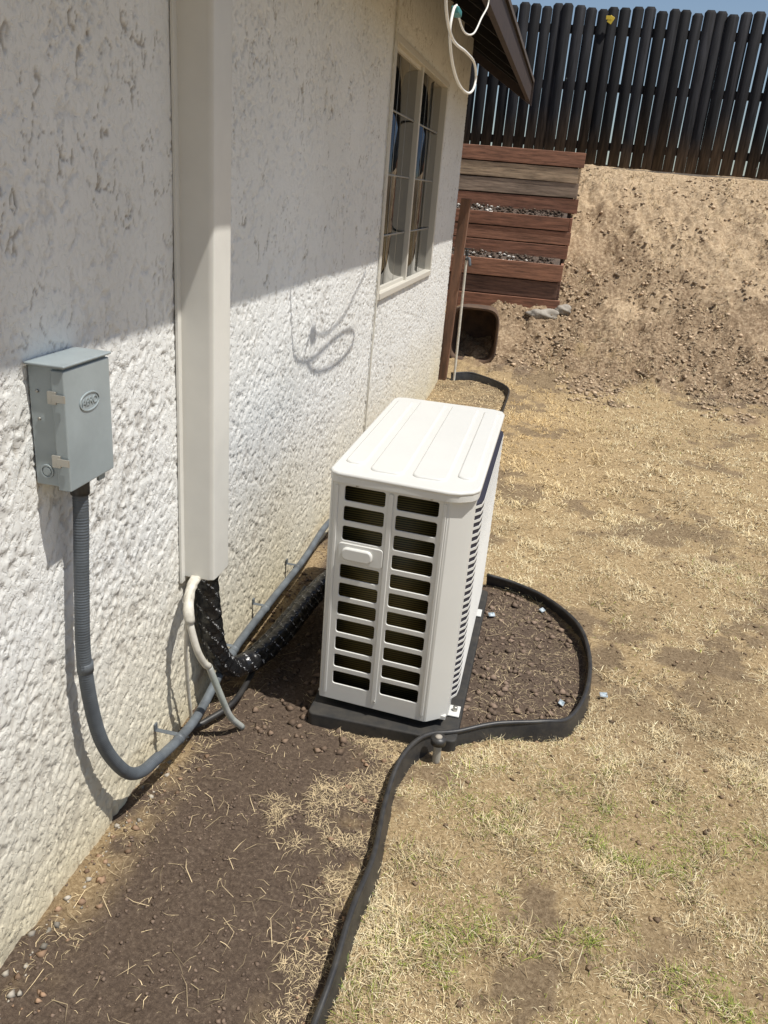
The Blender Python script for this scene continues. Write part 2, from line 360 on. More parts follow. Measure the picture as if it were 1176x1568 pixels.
x,y=scatter(90,0.01,.08,.9,2.0);n=len(x)
clods('pale_rubble',x,y,.003+.009*rng.random(n)**3,np.array([.40,.36,.30])*rng.uniform(.4,1.2,(n,1)),cp)
x,y=scatter(4500,.8,3.2,1,8);k=~inpoly(x,y);x=x[k];y=y[k];n=len(x)
clods('lawn_clods',x,y,.003+.009*rng.random(n)**3,np.array([.23,.16,.10])*rng.uniform(.5,1.6,(n,1)),cp)

# ------------------------------------------------------------------ house
H=empty('stucco_house')
yy=[-4.0,-2,-1,0,.4];v=.6
while v<7.4: yy.append(v);v+=.0042+.0013*max(0,v-1.2)
yy.append(7.4);yy=np.array(yy)
zz=np.concatenate([[-.15],np.arange(.02,2.5,.0050),np.arange(2.5,3.0,.02)])
Yw,Zw=np.meshgrid(yy,zz,indexing='xy')
warp=(fbm(Yw,Zw,45,2,501)-.5)*.030
fl=sstep(.42,.58,fbm(Yw,Zw,5,3,561))
n1=fbm(Yw+warp,(Zw+warp)*.7,66,3,511,.6)
n2=fbm(Yw-warp,Zw*.8,120,2,521,.5)
upz=sstep(1.0,1.5,Zw+(fbm(Yw,Zw,3,2,571)-.5)*.4)
th1=.44-.07*fl-.09*upz
plate=sstep(th1,th1+.04,n1);plate2=sstep(.40,.50,n2)
cn=fbm(Yw+warp*.5,(Zw+warp*.5)*.42,26,3,581,.55)
crev=(1-sstep(.006,.022,np.abs(cn-.5)))*sstep(.48,.60,fbm(Yw,Zw,9,3,591))
D=plate*.0034+plate2*.0012*(1-.5*fl)*(1-.5*upz)+(fbm(Yw,Zw,3,2,541)-.5)*.004-crev*.003
pit=np.clip((1-plate)*.42*(.25+.75*vn(Yw*6,Zw*6,551))*(1-.4*upz)+crev*.75*(.35+.65*upz),0,1)  # darker tint in pits and crevices, their shadow put into the colour
Xw=D-.004
ny_,nz_=len(yy),len(zz);idx=np.arange(ny_*nz_).reshape(nz_,ny_)
yc=(yy[:-1]+yy[1:])/2;zc=(zz[:-1]+zz[1:])/2;YC,ZC=np.meshgrid(yc,zc,indexing='xy')
WY0,WY1,WZ0,WZ1=4.43,6.23,1.085,2.35
keep=~((YC>WY0)&(YC<WY1)&(ZC>WZ0)&(ZC<WZ1))
F=np.stack([idx[:-1,:-1],idx[:-1,1:],idx[1:,1:],idx[1:,:-1]],-1)[keep]
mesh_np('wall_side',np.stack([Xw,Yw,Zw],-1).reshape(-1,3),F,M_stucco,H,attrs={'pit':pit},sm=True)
boxes('wall_rest',[((-6,7.25,-.15),(-.012,7.395,2.95)),((-6,-4,-.15),(-.012,-3.85,2.95)),((-6.15,-4,-.15),(-6,7.4,2.85))],M_stucco,H)
boxes('wall_backing',[((-.14,-3.85,-.15),(-.03,WY0-.03,2.9)),((-.14,WY1+.03,-.15),(-.03,7.25,2.9)),((-.14,WY0-.03,-.15),(-.03,WY1+.03,WZ0-.03)),((-.14,WY0-.03,WZ1+.03),(-.03,WY1+.03,2.9))],M_int,H)
boxes('base_gap_shadow',[((-.03,-3.8,-.2),(-.0075,7.38,.022))],M_int,H)  # dark strip painted in for the shadow gap under the stucco
def window():
    f=.024
    out=[((-.055,WY0-.012,WZ0-.012),(.010,WY0+f,WZ1+.012)),((-.055,WY1-f,WZ0-.012),(.010,WY1+.012,WZ1+.012)),
         ((-.054,WY0+f,WZ1-f),(.009,WY1-f,WZ1+.012)),((-.054,WY0+f,WZ0-.012),(.016,WY1-f,WZ0+f))]
    boxes('window_frame',out,M_frame,H,.003)
    ym=(WY0+WY1)/2-.03
    boxes('window_mullion',[((-.045,ym-.018,WZ0+f),(-.004,ym+.018,WZ1-f))],M_frame,H,.003)
    boxes('window_sash',[((-.046,WY0+f,WZ0+f),(-.018,WY0+f+.02,WZ1-f)),((-.045,WY0+f+.02,WZ0+f),(-.018,ym-.018,WZ0+f+.02)),((-.045,WY0+f+.02,WZ1-f-.02),(-.018,ym-.018,WZ1-f))],M_frame,H,.002)
    gm,nt,b=newmat('window_glass');b.inputs['Base Color'].default_value=(.010,.012,.013,1);b.inputs['Roughness'].default_value=.02;b.inputs['Specular IOR Level'].default_value=.8;b.inputs['IOR'].default_value=1.6
    n=nt.nodes.new('ShaderNodeTexNoise');n.inputs['Scale'].default_value=1.5;u=nt.nodes.new('ShaderNodeBump');u.inputs['Strength'].default_value=.03;u.inputs['Distance'].default_value=.02
    nt.links.new(n.outputs[0],u.inputs['Height']);nt.links.new(u.outputs[0],b.inputs['Normal'])
    boxes('window_panes',[((-.05,WY0+f+.002,WZ0+f+.002),(-.036,ym-.02,WZ1-f-.002)),((-.05,ym+.02,WZ0+f+.002),(-.034,WY1-f-.002,WZ1-f-.002))],gm,H)
    g=[]
    for a,b2 in((WY0+f+.02,ym-.018),(ym+.018,WY1-f)):
        for i in(1,2):
            yy=a+(b2-a)*i/3;g.append(((-.0335,yy-.005,WZ0+f),(-.0325,yy+.005,WZ1-f)))
        for i in(1,2,3):
            z=WZ0+(WZ1-WZ0)*i/4;g.append(((-.0334,a,z-.005),(-.0323,b2,z+.005)))
    boxes('window_grid',g,simple('grid_bars',(.33,.32,.29),.6),H)
window()
sl=.60
def roofz(x):return 2.585+(.50-x)*sl
prism('roof',[(.50,2.575),(.50,2.60),(-3.1,roofz(-3.1)+.02),(-6.7,2.60),(-6.7,2.575),(-3.1,roofz(-3.1)-.01)],-4.6,7.78,M_roof,H,axis='y')
prism('soffit',[(.455,2.59),(-.25,2.59+.705*sl),(-.25,2.565+.705*sl),(.455,2.563)],-4.5,7.74,M_soff,H,axis='y')
boxes('fascia',[((.455,-4.55,2.43),(.485,7.76,2.578))],M_fascia,H,.003)
for i,y0 in enumerate(list(np.arange(-4.2,7.7,.61))+[7.68]):
    prism('rafter_%d'%i,[(.455,2.50),(.455,2.56),(-.08,2.88),(-.08,2.82)],y0,y0+.04,M_soff,H,axis='y')
prism('barge_board',[(.50,2.40),(.50,2.60),(-3.1,roofz(-3.1)+.03),(-3.1,roofz(-3.1)-.17)],7.782,7.81,M_fascia,H,axis='y')
prism('gable_end',[(0,2.78),(-3.05,4.62),(-6.1,2.75)],7.25,7.39,M_stucco,H,axis='y')
prism('gable_end_near',[(0,2.78),(-3.05,4.62),(-6.1,2.75)],-4,-3.85,M_stucco,H,axis='y')
tube('wall_cable',[(.010,4.38,2.6),(.008,4.385,1.9),(.008,4.40,1.1),(.010,4.36,.7),(.008,4.34,.05)],.005,M_hose,None,step=.05,seg=6)

# ------------------------------------------------------------------ line-set cover
C_=empty('line_set_cover')
prism('channel',[(.0,1.995),(.085,1.993),(.1,2.0),(.102,2.015),(.102,2.095),(.1,2.11),(.085,2.115),(.0,2.115)],.53,2.75,M_cover,C_,.003)
boxes('back_flange',[((.002,1.975,.515),(.010,2.13,2.7))],M_cover,C_,.001)
# ------------------------------------------------------------------ refrigerant lines
wm,nt,b=newmat('wrap_tape')
g=nt.nodes.new('ShaderNodeTexCoord');w=nt.nodes.new('ShaderNodeTexNoise');w.inputs['Scale'].default_value=140;w.inputs['Detail'].default_value=2
nt.links.new(g.outputs['Object'],w.inputs['Vector'])
w2=nt.nodes.new('ShaderNodeTexWave');w2.bands_direction='DIAGONAL';w2.inputs['Scale'].default_value=11;w2.inputs['Distortion'].default_value=2;nt.links.new(g.outputs['Object'],w2.inputs['Vector'])
m1=nt.nodes.new('ShaderNodeMath');m1.operation='MULTIPLY';nt.links.new(w.outputs[0],m1.inputs[0]);nt.links.new(w2.outputs['Fac'],m1.inputs[1])
r=nt.nodes.new('ShaderNodeValToRGB');r.color_ramp.elements[0].position=.55;r.color_ramp.elements[0].color=(.012,.012,.013,1);r.color_ramp.elements[1].position=.60;r.color_ramp.elements[1].color=(.45,.45,.45,1)
nt.links.new(m1.outputs[0],r.inputs[0]);nt.links.new(r.outputs[0],b.inputs['Base Color']);b.inputs['Roughness'].default_value=.27
u=nt.nodes.new('ShaderNodeBump');u.inputs['Strength'].default_value=.6;u.inputs['Distance'].default_value=.006;nt.links.new(w2.outputs['Fac'],u.inputs['Height']);nt.links.new(u.outputs[0],b.inputs['Normal'])
R_=empty('refrigerant_lines')
wr=lambda s,i:.09*((s*22)%1)+.02*random.random()
tube('wrapped_line',[(.055,2.045,.60),(.056,2.05,.48),(.06,2.07,.34),(.066,2.10,.22),(.09,2.16,.13),(.14,2.25,.115),(.18,2.42,.12),(.21,2.7,.14),(.27,2.95,.17),(.42,3.04,.19)],.034,wm,R_,rib=wr,step=.005,seg=18,jit=.03)
tube('wrapped_line_small',[(.05,2.085,.60),(.03,2.095,.48),(.03,2.12,.3),(.04,2.16,.15),(.08,2.24,.09),(.12,2.42,.08),(.15,2.7,.09),(.22,2.98,.12),(.42,3.1,.14)],.024,wm,R_,rib=wr,step=.005,seg=14,jit=.03)
D_=empty('condensate_hose')
tube('white_part',[(.05,2.00,.53),(.055,1.94,.52),(.07,1.885,.485),(.10,1.872,.377),(.115,1.895,.31),(.12,1.917,.287)],.0105,M_hose,D_,seg=12)
tube('grey_part',[(.12,1.917,.287),(.15,1.946,.158),(.165,1.98,.07),(.185,2.03,.0)],.0102,M_hoseg,D_,seg=12)
tube('thin_branch',[(.07,1.885,.47),(.06,1.89,.36),(.045,1.93,.2),(.035,1.98,.0)],.006,M_hose,D_,seg=8)
tube('tape_wrap',[(.045,1.99,.53),(.052,1.94,.515),(.072,1.885,.485),(.082,1.876,.45)],.015,M_hose,D_,seg=10,jit=.12)
# ------------------------------------------------------------------ electrical disconnect box
E_=empty('electrical_disconnect_box')
boxes('body',[((0.004,1.345,1.045),(.078,1.50,1.288))],M_box,E_,.003)
boxes('cover',[((.056,1.338,1.040),(.084,1.503,1.283))],M_box,E_,.003)
boxes('top_hood',[((0.004,1.334,1.2885),(.088,1.506,1.294))],M_box,E_,.002)
boxes('side_flange',[((.004,1.5005,1.10),(.03,1.522,1.18)),((.004,1.5005,1.07),(.02,1.515,1.095))],M_box,E_,.002)
boxes('latches',[((.050,1.3325,1.218),(.068,1.3378,1.243)),((.050,1.3325,1.09),(.068,1.3378,1.115)),((.062,1.330,1.223),(.088,1.334,1.238)),((.062,1.330,1.095),(.088,1.334,1.110))],M_steel,E_,.001)
boxes('lock_tab',[((.06,1.47,1.018),(.066,1.495,1.040))],M_box,E_,.001)
My=Matrix.Rotation(math.radians(90),4,'X')
def ring(r,rx=1.0,n=28):return [(rx*r*math.cos(2*math.pi*i/n),r*math.sin(2*math.pi*i/n)) for i in range(n)]
panel('knockout',[ring(.014),ring(.0115)],.003,Matrix.Translation((.030,1.344,1.075))@My,M_box,E_,.0005)
panel('knockout_centre',[ring(.008)],.003,Matrix.Translation((.030,1.344,1.075))@My,M_box,E_,.0005)
Mx=Matrix(((0,0,1,0),(1,0,0,0),(0,1,0,0),(0,0,0,1)))
panel('logo_ring',[ring(.019,1.9),ring(.0172,1.96)],.003,Matrix.Translation((.0845,1.422,1.208))@Mx,M_box,E_,.0006)
tx=bpy.data.curves.new('logo','FONT');tx.body='AERO';tx.size=.022;tx.extrude=.0012;tx.align_x='CENTER';tx.align_y='CENTER'
to=bpy.data.objects.new('logo_t',tx);S.collection.objects.link(to);bpy.context.view_layer.update()
me=bpy.data.meshes.new_from_object(to.evaluated_get(bpy.context.evaluated_depsgraph_get()));bpy.data.objects.remove(to)
me.transform(Matrix.Translation((.0845,1.422,1.208))@Mx);me.materials.append(M_box);link(bpy.data.objects.new('logo_letters',me),E_)
boxes('side_screws',[((.02,1.3425,1.235),(.025,1.345,1.24)),((.02,1.3425,1.18),(.025,1.345,1.185))],M_steel,E_)
K_=empty('electrical_conduit')
rb=lambda s,i:.09*(abs(math.sin(s*math.pi/.0065)))
tube('flexible_conduit',[(.045,1.43,1.04),(.046,1.425,.95),(.046,1.41,.79),(.046,1.40,.59),(.05,1.435,.37),(.06,1.51,.215),(.07,1.58,.15),(.075,1.68,.125)],.0155,M_conduit,K_,rib=rb,step=.0017,seg=14)
tube('connector_top',[(.045,1.43,1.045),(.045,1.429,1.0)],.020,M_rubber,K_,seg=16)
tube('connector_mid',[(.046,1.402,.60),(.046,1.402,.575)],.0185,M_pvcgrey,K_,seg=16)
tube('pvc_run',[(.075,1.67,.124),(.078,1.80,.10),(.075,1.95,.09),(.06,2.24,.125),(.05,2.66,.11),(.05,3.08,.10),(.05,3.5,.12),(.12,3.75,.12),(.3,3.6,.12),(.42,3.1,.2)],.0145,M_pvcgrey,K_,step=.02,seg=12)
for q in((.078,1.80,.10),(.058,2.27,.124),(.051,2.6,.112),(.05,3.0,.102)):
    tube('strap',[(q[0],q[1]-.008,q[2]),(q[0],q[1]+.008,q[2])],.0168,M_pvcgrey,K_,seg=12)
    boxes('strap_tab',[((0.0,q[1]-.008,q[2]+.0125),(q[0]*.9,q[1]+.008,q[2]+.0145)),((0.0,q[1]-.008,q[2]+.012),(.006,q[1]+.008,q[2]+.035))],M_pvcgrey,K_,.001)
tube('coupling',[(.061,2.20,.122),(.058,2.25,.123)],.0185,M_pvcgrey,K_,seg=14)
tube('pipe_stub',[(.09,4.02,-.02),(.09,4.02,.43)],.018,M_pvcgrey,None,step=.05,seg=14)
tube('rubber_hose',[(.03,1.93,.02),(.08,1.99,.03),(.13,2.12,.04),(.12,2.4,.05),(.12,2.9,.07)],.010,M_rubber,None,seg=10)

# ------------------------------------------------------------------ air conditioner
A=empty('air_conditioner_outdoor_unit')
Z0,Z1=.075,.842
yaw=math.atan2(-.03,.355)
MF=Matrix.Translation((.40,2.176,0))@Matrix.Rotation(yaw,4,'Z')@My
holes=[];rows=11;ztop=.828;pitch=.0643;sh=.0505
sl_=[]
for i in range(rows):
    zt=ztop-i*pitch;zb=zt-sh
    for c,(u0,u1) in enumerate(((.038,.168),(.200,.330))):
        if c==0 and i==3: continue
        holes.append(rrect(u0,zb,u1,zt,.009,4));sl_.append((u0,u1,zb,zt))
panel('front_panel',[[(0,Z0),(.356,Z0),(.356,Z1),(0,Z1)]]+holes,.006,MF@Matrix.Translation((0,0,-.003)),M_ac,A,.0018)
V=[];F=[]
for u0,u1,zb,zt in sl_:
    a,b_,c,d=zb-.001,-.001,zb-.010,-.018
    n=len(V)
    for p in((u0-.004,a,b_),(u1+.004,a,b_),(u1+.004,c,d),(u0-.004,c,d),(u0-.004,a-.003,b_),(u1+.004,a-.003,b_),(u1+.004,c-.003,d),(u0-.004,c-.003,d)): V.append(tuple(MF@Vector((p[0],p[1],p[2]))))
    F+=[[n,n+1,n+2,n+3],[n+7,n+6,n+5,n+4],[n+3,n+2,n+6,n+7]]
mesh_np('louvre_lips',V,F,M_ac,A)
panel('centre_rib',[rrect(.178,.095,.190,.825,.005)],.005,MF@Matrix.Translation((0,0,.001)),M_ac,A,.0018)
panel('edge_rib_l',[rrect(.012,.095,.019,.825,.003)],.004,MF@Matrix.Translation((0,0,.001)),M_ac,A,.0015)
panel('edge_rib_r',[rrect(.343,.095,.350,.825,.003)],.004,MF@Matrix.Translation((0,0,.001)),M_ac,A,.0015)
zt=ztop-3*pitch
panel('handle_plate',[rrect(.034,zt-.054,.172,zt+.006,.008)],.006,MF@Matrix.Translation((0,0,.0015)),M_ac,A,.002)
panel('handle_grip',[rrect(.050,zt-.040,.138,zt-.008,.013,6)],.014,MF@Matrix.Translation((0,0,.008)),M_ac,A,.005)
boxes('screws',[((.585,2.152,.105),(.59,2.157,.11)),((.475,2.160,.832),(.482,2.166,.838)),((.70,2.143,.832),(.707,2.149,.838))],M_steel,A)
prism('corner_post',[(.7545,2.1465),(.762,2.1475),(.812,2.186),(.8235,2.20),(.826,2.215),(.81,2.215),(.80,2.195),(.765,2.166),(.7545,2.156)],Z0,Z1,M_ac,A)
smooth(bpy.data.objects['corner_post'])
bpy.data.objects['corner_post'].modifiers.new('es','EDGE_SPLIT').split_angle=math.radians(25)
prism('left_corner',[(.3935,2.185),(.3965,2.178),(.402,2.1745),(.404,2.182),(.4,2.24),(.3935,2.24)],Z0,Z1,M_ac,A)
MR=Matrix.Translation((.823,0,0))@Mx
panel('fan_side_panel',[[(2.216,Z0),(3.125,Z0),(3.125,Z1),(2.216,Z1)]],.006,MR,M_ac,A,.0015)
# bulged fan guard: solid body coloured dark for the shaded fan cavity, with white horizontal ribs running round its sloping ends
prism('guard_shade_body',[(.8255,2.236),(.8405,2.262),(.8445,2.30),(.8445,3.04),(.8405,3.075),(.8255,3.10)],.125,.805,M_acdark,A)
prisms('guard_ribs',[(.8255,2.2335),(.8418,2.2605),(.8460,2.299),(.8460,3.042),(.8418,3.078),(.8255,3.103)],[(z,z+.0085) for z in np.arange(.118,.81,.0232)],M_ac,A)
boxes('rear_panels',[((.3935,2.24,Z0),(.3995,3.145,Z0+.05)),((.3935,2.24,Z1-.05),(.3995,3.145,Z1)),((.3935,3.02,Z0+.05),(.3995,3.145,Z1-.05)),((.40,3.125,Z0),(.823,3.145,Z1)),((.398,2.18,Z0-.004),(.82,3.14,Z0+.01))],M_ac,A,.001)
cm,nt,b=newmat('coil_fins')
tc=nt.nodes.new('ShaderNodeTexCoord');wv=nt.nodes.new('ShaderNodeTexWave');wv.bands_direction='Z';wv.inputs['Scale'].default_value=42;nt.links.new(tc.outputs['Object'],wv.inputs['Vector'])
r=nt.nodes.new('ShaderNodeValToRGB');r.color_ramp.elements[0].color=(.015,.013,.005,1);r.color_ramp.elements[1].color=(.19,.15,.045,1)
nt.links.new(wv.outputs['Fac'],r.inputs[0]);nt.links.new(r.outputs[0],b.inputs['Base Color']);b.inputs['Roughness'].default_value=.5;b.inputs['Metallic'].default_value=.2
boxes('coil',[((.415,2.226,.085),(.73,2.25,.835)),((.405,2.25,.085),(.42,3.12,.835))],cm,A)
boxes('inner_bulkhead',[((.735,2.19,.085),(.815,2.20,.835))],M_acdark,A)
lid=[(.39,2.19),(.40,2.172),(.42,2.162),(.755,2.134),(.785,2.142),(.818,2.165),(.832,2.19),(.834,2.215),(.834,3.10),(.825,3.135),(.79,3.152),(.43,3.158),(.398,3.145),(.39,3.12)]
prism('lid_lip',lid,.836,.858,M_ac,A,.002)
def shrink(P,d):
    return [(.612+(p[0]-.612)*(1-d/.22),2.65+(p[1]-2.65)*(1-d/.5)) for p in P]
panel('lid_top',[shrink(lid,.003)],.014,Matrix.Translation((0,0,.8625)),M_ac,A,.006)
def ridge(nm,x0,x1,y0,y1,r=.02,h=.012):
    panel(nm,[rrect(x0,y0,x1,y1,r,6)],h,Matrix.Translation((0,0,.8690)),M_ac,A,.0055)
ridge('lid_rib_a',.418,.470,2.26,3.09);ridge('lid_rib_b',.505,.598,2.215,3.11,.022);ridge('lid_rib_c',.633,.728,2.215,3.11,.022);ridge('lid_rib_d',.763,.808,2.26,3.09)
fm=[]
for yv in(2.27,2.98):
    fm+=[((.375,yv-.03,.046),(.86,yv+.03,.052)),((.40,yv-.028,.052),(.42,yv+.028,.0735)),((.80,yv-.028,.052),(.82,yv+.028,.0735))]
boxes('feet',fm,M_ac,A,.002)
tube('foot_bolt',[(.843,2.27,.05),(.843,2.27,.068)],.008,M_steel,A,seg=8)
prism('equipment_pad',rrect(.375,2.115,.868,3.21,.02),-.03,.044,M_pad,None,.006)

# ------------------------------------------------------------------ landscape edging
def edging(name,path,zoff=.055,lean=.02,h=.11):
    g=empty(name);P=[]
    for i,(x,y) in enumerate(path):P.append((x+.003*math.sin(i*2.1),y,float(gz(np.array([x]),np.array([y]))[0])+zoff+.008*math.sin(i*1.7)))
    tube('bead',P,.0080,M_rubber,g,step=.02,seg=12,jit=.04)
    C=catmull(P,.02);V=[];F=[]
    for i,c in enumerate(C):
        t=(C[min(i+1,len(C)-1)]-C[max(i-1,0)]);t.z=0;t.normalize();nn=Vector((t.y,-t.x,0))
        w_=.004*math.sin(i*.13)+.002*math.sin(i*.5)
        a=c+nn*(.002+w_);b=c+nn*(lean+w_)-Vector((0,0,h*.55));d=c+nn*(lean*1.0)-Vector((0,0,h))
        for q in(a,b,d):V.append(tuple(q))
        for q in(d,b,a):V.append(tuple(q-nn*.004))
    for i in range(len(C)-1):
        for k in range(5):F.append([i*6+k,(i+1)*6+k,(i+1)*6+k+1,i*6+k+1])
    mesh_np('web',V,F,M_rubber,g,sm=True)
edging('landscape_edging',EDGE)
edging('landscape_edging',REAR,.06)
sx,sy=.816,2.065
Q=empty('sprinkler_head')
tube('stem',[(sx,sy,-.02),(sx,sy,.07)],.013,simple('spr_stem',(.35,.33,.28),.6),Q,seg=14,step=.02)
tube('cap',[(sx,sy,.066),(sx,sy,.088)],.024,M_rubber,Q,seg=24,step=.02)
tube('cap_ring',[(sx,sy,.088),(sx,sy,.091)],.011,M_stone,Q,seg=20,step=.02)
for i,(x,y,a) in enumerate(((.90,3.05,.4),(1.11,3.18,1.0),(1.35,2.60,.2),(1.20,2.50,1.3))):
    z=float(gz(np.array([x]),np.array([y]))[0])
    boxes('plastic_scrap',[((x-.014,y-.010,z+.012),(x+.014,y+.010,z+.0135),Matrix.Rotation(a,3,'Z')@Matrix.Rotation(.4,3,'X'))],M_tag)

# ------------------------------------------------------------------ far corner
boxes('wooden_post',[((.005,7.42,-.05),(.09,7.50,1.62),Matrix.Rotation(.03,3,'Y'))],M_wood,None,.004)
F_=empty('garden_faucet')
tube('riser',[(.14,7.47,-.02),(.135,7.47,.6),(.13,7.46,1.15)],.012,M_hose,F_,step=.05)
tube('spout',[(.13,7.46,1.12),(.16,7.42,1.13),(.175,7.40,1.07)],.013,M_conduit,F_)
tube('valve',[(.13,7.46,1.15),(.13,7.46,1.20)],.016,M_rubber,F_)
boxes('valve_handle',[((.095,7.45,1.205),(.165,7.47,1.215))],M_rubber,F_,.003)
B_=empty('garden_tub')
def tub():
    V=[];F=[];prof=[(0,1.0),(0,.93),(.03,.90),(.25,.82),(.45,.62),(.47,0)]
    outer=[(0,1.0),(.02,1.03),(.05,1.0),(.25,.90),(.47,.70),(.50,.0)]
    n=32
    def sh(a):
        c,s=math.cos(a),math.sin(a);e=.45
        return math.copysign(abs(c)**e,c)*.235,math.copysign(abs(s)**e,s)*.265
    for pr in(prof,outer):
        b0=len(V)
        for d,k in pr:
            for i in range(n):
                x,z=sh(2*math.pi*i/n);V.append((.225+x*k,7.95+d,.385+z*k+d*.12))
        for j in range(len(pr)-1):
            for i in range(n):
                q=[b0+j*n+i,b0+j*n+(i+1)%n,b0+(j+1)*n+(i+1)%n,b0+(j+1)*n+i];F.append(q)
    mesh_np('tub_shell',V,F,M_rust,B_,sm=True)
tub()
# ------------------------------------------------------------------ stepped planter
pm,nt,b=newmat('redwood_planks');N=nt.nodes;L=nt.links
vc=N.new('ShaderNodeVertexColor');vc.layer_name='Col';tc=N.new('ShaderNodeTexCoord');mp=N.new('ShaderNodeMapping');mp.inputs['Scale'].default_value=(1.5,8,18)
L.new(tc.outputs['Object'],mp.inputs[0]);n=N.new('ShaderNodeTexNoise');n.inputs['Scale'].default_value=3;n.inputs['Detail'].default_value=7;n.inputs['Roughness'].default_value=.7;L.new(mp.outputs[0],n.inputs['Vector'])
mr=N.new('ShaderNodeMapRange');mr.inputs['From Min'].default_value=.3;mr.inputs['From Max'].default_value=.7;mr.inputs['To Min'].default_value=.35;mr.inputs['To Max'].default_value=1.6;L.new(n.outputs[0],mr.inputs[0])
mx=N.new('ShaderNodeVectorMath');mx.operation='SCALE';L.new(vc.outputs[0],mx.inputs[0]);L.new(mr.outputs[0],mx.inputs['Scale']);L.new(mx.outputs[0],b.inputs['Base Color']);b.inputs['Roughness'].default_value=.75
u=N.new('ShaderNodeBump');u.inputs['Strength'].default_value=.5;u.inputs['Distance'].default_value=.004;L.new(n.outputs[0],u.inputs['Height']);L.new(u.outputs[0],b.inputs['Normal'])
def planks(name,lst,cols,mat,parent,bevel=.003):
    o=boxes(name,lst,mat,parent,bevel)
    a=o.data.color_attributes.new('Col','FLOAT_COLOR','POINT')
    d=np.repeat(np.concatenate([np.array(cols),np.ones((len(cols),1))],1),8,0).astype(np.float32);a.data.foreach_set('color',d.ravel());return o
W_=empty('stepped_wood_planter')
L_=[];K=[]
def tier(y,zb,zt,nb,x1,cols):
    hgt=(zt-zb)/nb
    for i in range(nb):
        z=zb+i*hgt
        L_.append(((-.9,y+random.uniform(-.012,.012),z+.006),(x1+random.uniform(-.04,.03),y+.04,z+hgt-.006),Matrix.Rotation(random.uniform(-.008,.008),3,'Y')));K.append(cols[i%len(cols)])
        L_.append(((x1-.035,y+.055,z+.004),(x1-.005,y+.75,z+hgt-.006)));K.append(cols[i%len(cols)])
    for xx in(-.4,.3,x1-.12):
        L_.append(((xx,y+.045,zb-.2),(xx+.08,y+.10,zt-.02)));K.append([.06,.035,.025])
red=[.26,.12,.072];dk=[.14,.075,.052];gr=[.30,.225,.165];rd2=[.30,.145,.088];lt=[.42,.31,.205]
tier(9.0,.50,1.05,3,.99,[red,dk,rd2])
tier(9.3,1.08,1.51,3,1.01,[red,rd2,red])
tier(9.6,1.54,2.17,4,1.02,[red,gr,lt,rd2])
planks('boards',L_,K,pm,W_)
M_fill=simple('planter_fill',(.14,.10,.075),.95,c2=(.06,.045,.035),vscale=30,bump=.8,bscale=60,bdist=.02)
def fillp(name,y0,y1,za,zb2,z0):
    prism(name,[(y0,z0),(y0,za),(y1,zb2),(y1,z0)],-.9,.94,M_fill,W_,axis='x')
fillp('soil_a',9.045,9.295,1.02,1.09,.3);fillp('soil_b',9.35,9.595,1.48,1.55,.9);fillp('soil_c',9.65,11.1,2.10,2.13,1.3)
def heap(name,pts,cols):
    n=len(pts);o=clods(name,pts[:,0],pts[:,1],pts[:,3],cols,W_)
    me=o.data;co=np.empty(n*21,dtype=np.float32);me.vertices.foreach_get('co',co);co=co.reshape(n,7,3)
    co[:,:,2]+= (pts[:,2]-gz(pts[:,0],pts[:,1]))[:,None];me.vertices.foreach_set('co',co.ravel());me.update()
n=300
for t,(y0,y1,z,zq) in enumerate(((9.05,9.29,1.03,1.10),(9.35,9.59,1.49,1.56),(9.65,11,2.11,2.13))):
    fy=rng.random(n);p=np.stack([rng.uniform(-.5,.90,n),y0+(y1-y0)*fy,z+(zq-z)*fy,.008+.020*rng.random(n)**2],-1)
    pw=(.25*(p[:,0]<.7) if t==0 else 0)*np.ones(n)+(.4*(p[:,0]<.2) if t==1 else 0)
    w=rng.random((n,1));heap('debris_%d'%t,p,np.where(w<pw[:,None],np.array([[.60,.57,.52]]),np.array([[.10,.07,.05]]))*rng.uniform(.5,1.2,(n,1)))
def rock(name,c,s,mat):
    bm=bmesh.new();bmesh.ops.create_icosphere(bm,subdivisions=3,radius=1)
    for v in bm.verts:
        f=1+.22*math.sin(v.co.x*3.1+c[0]*7)*math.cos(v.co.y*2.7)+.12*math.sin(v.co.z*6+v.co.x*5)
        v.co=Vector((v.co.x*s[0]*f+c[0],v.co.y*s[1]*f+c[1],v.co.z*s[2]*f+c[2]))
    me=bpy.data.meshes.new(name);bm.to_mesh(me);bm.free();me.materials.append(mat);smooth(link(bpy.data.objects.new(name,me)))
rock('rock',(.84,8.87,.54),(.16,.10,.06),M_stone)
rock('rock',(1.05,8.97,.60),(.10,.08,.05),M_stone)
# ------------------------------------------------------------------ fence
G=empty('wooden_fence');fm_,nt,b=newmat('dark_fence_wood');N=nt.nodes;L=nt.links
vc=N.new('ShaderNodeVertexColor');vc.layer_name='Col';tc=N.new('ShaderNodeTexCoord');mp=N.new('ShaderNodeMapping');mp.inputs['Scale'].default_value=(14,1,1.2)
L.new(tc.outputs['Object'],mp.inputs[0]);n_=N.new('ShaderNodeTexNoise');n_.inputs['Scale'].default_value=3;n_.inputs['Detail'].default_value=7;L.new(mp.outputs[0],n_.inputs['Vector'])
mr=N.new('ShaderNodeMapRange');mr.inputs['From Min'].default_value=.3;mr.inputs['From Max'].default_value=.7;mr.inputs['To Min'].default_value=.4;mr.inputs['To Max'].default_value=1.6;L.new(n_.outputs[0],mr.inputs[0])
mx=N.new('ShaderNodeVectorMath');mx.operation='SCALE';L.new(vc.outputs[0],mx.inputs[0]);L.new(mr.outputs[0],mx.inputs['Scale']);L.new(mx.outputs[0],b.inputs['Base Color']);b.inputs['Roughness'].default_value=.8;b.inputs['Specular IOR Level'].default_value=.25
V=[];F=[];col=[]
x=-3.5
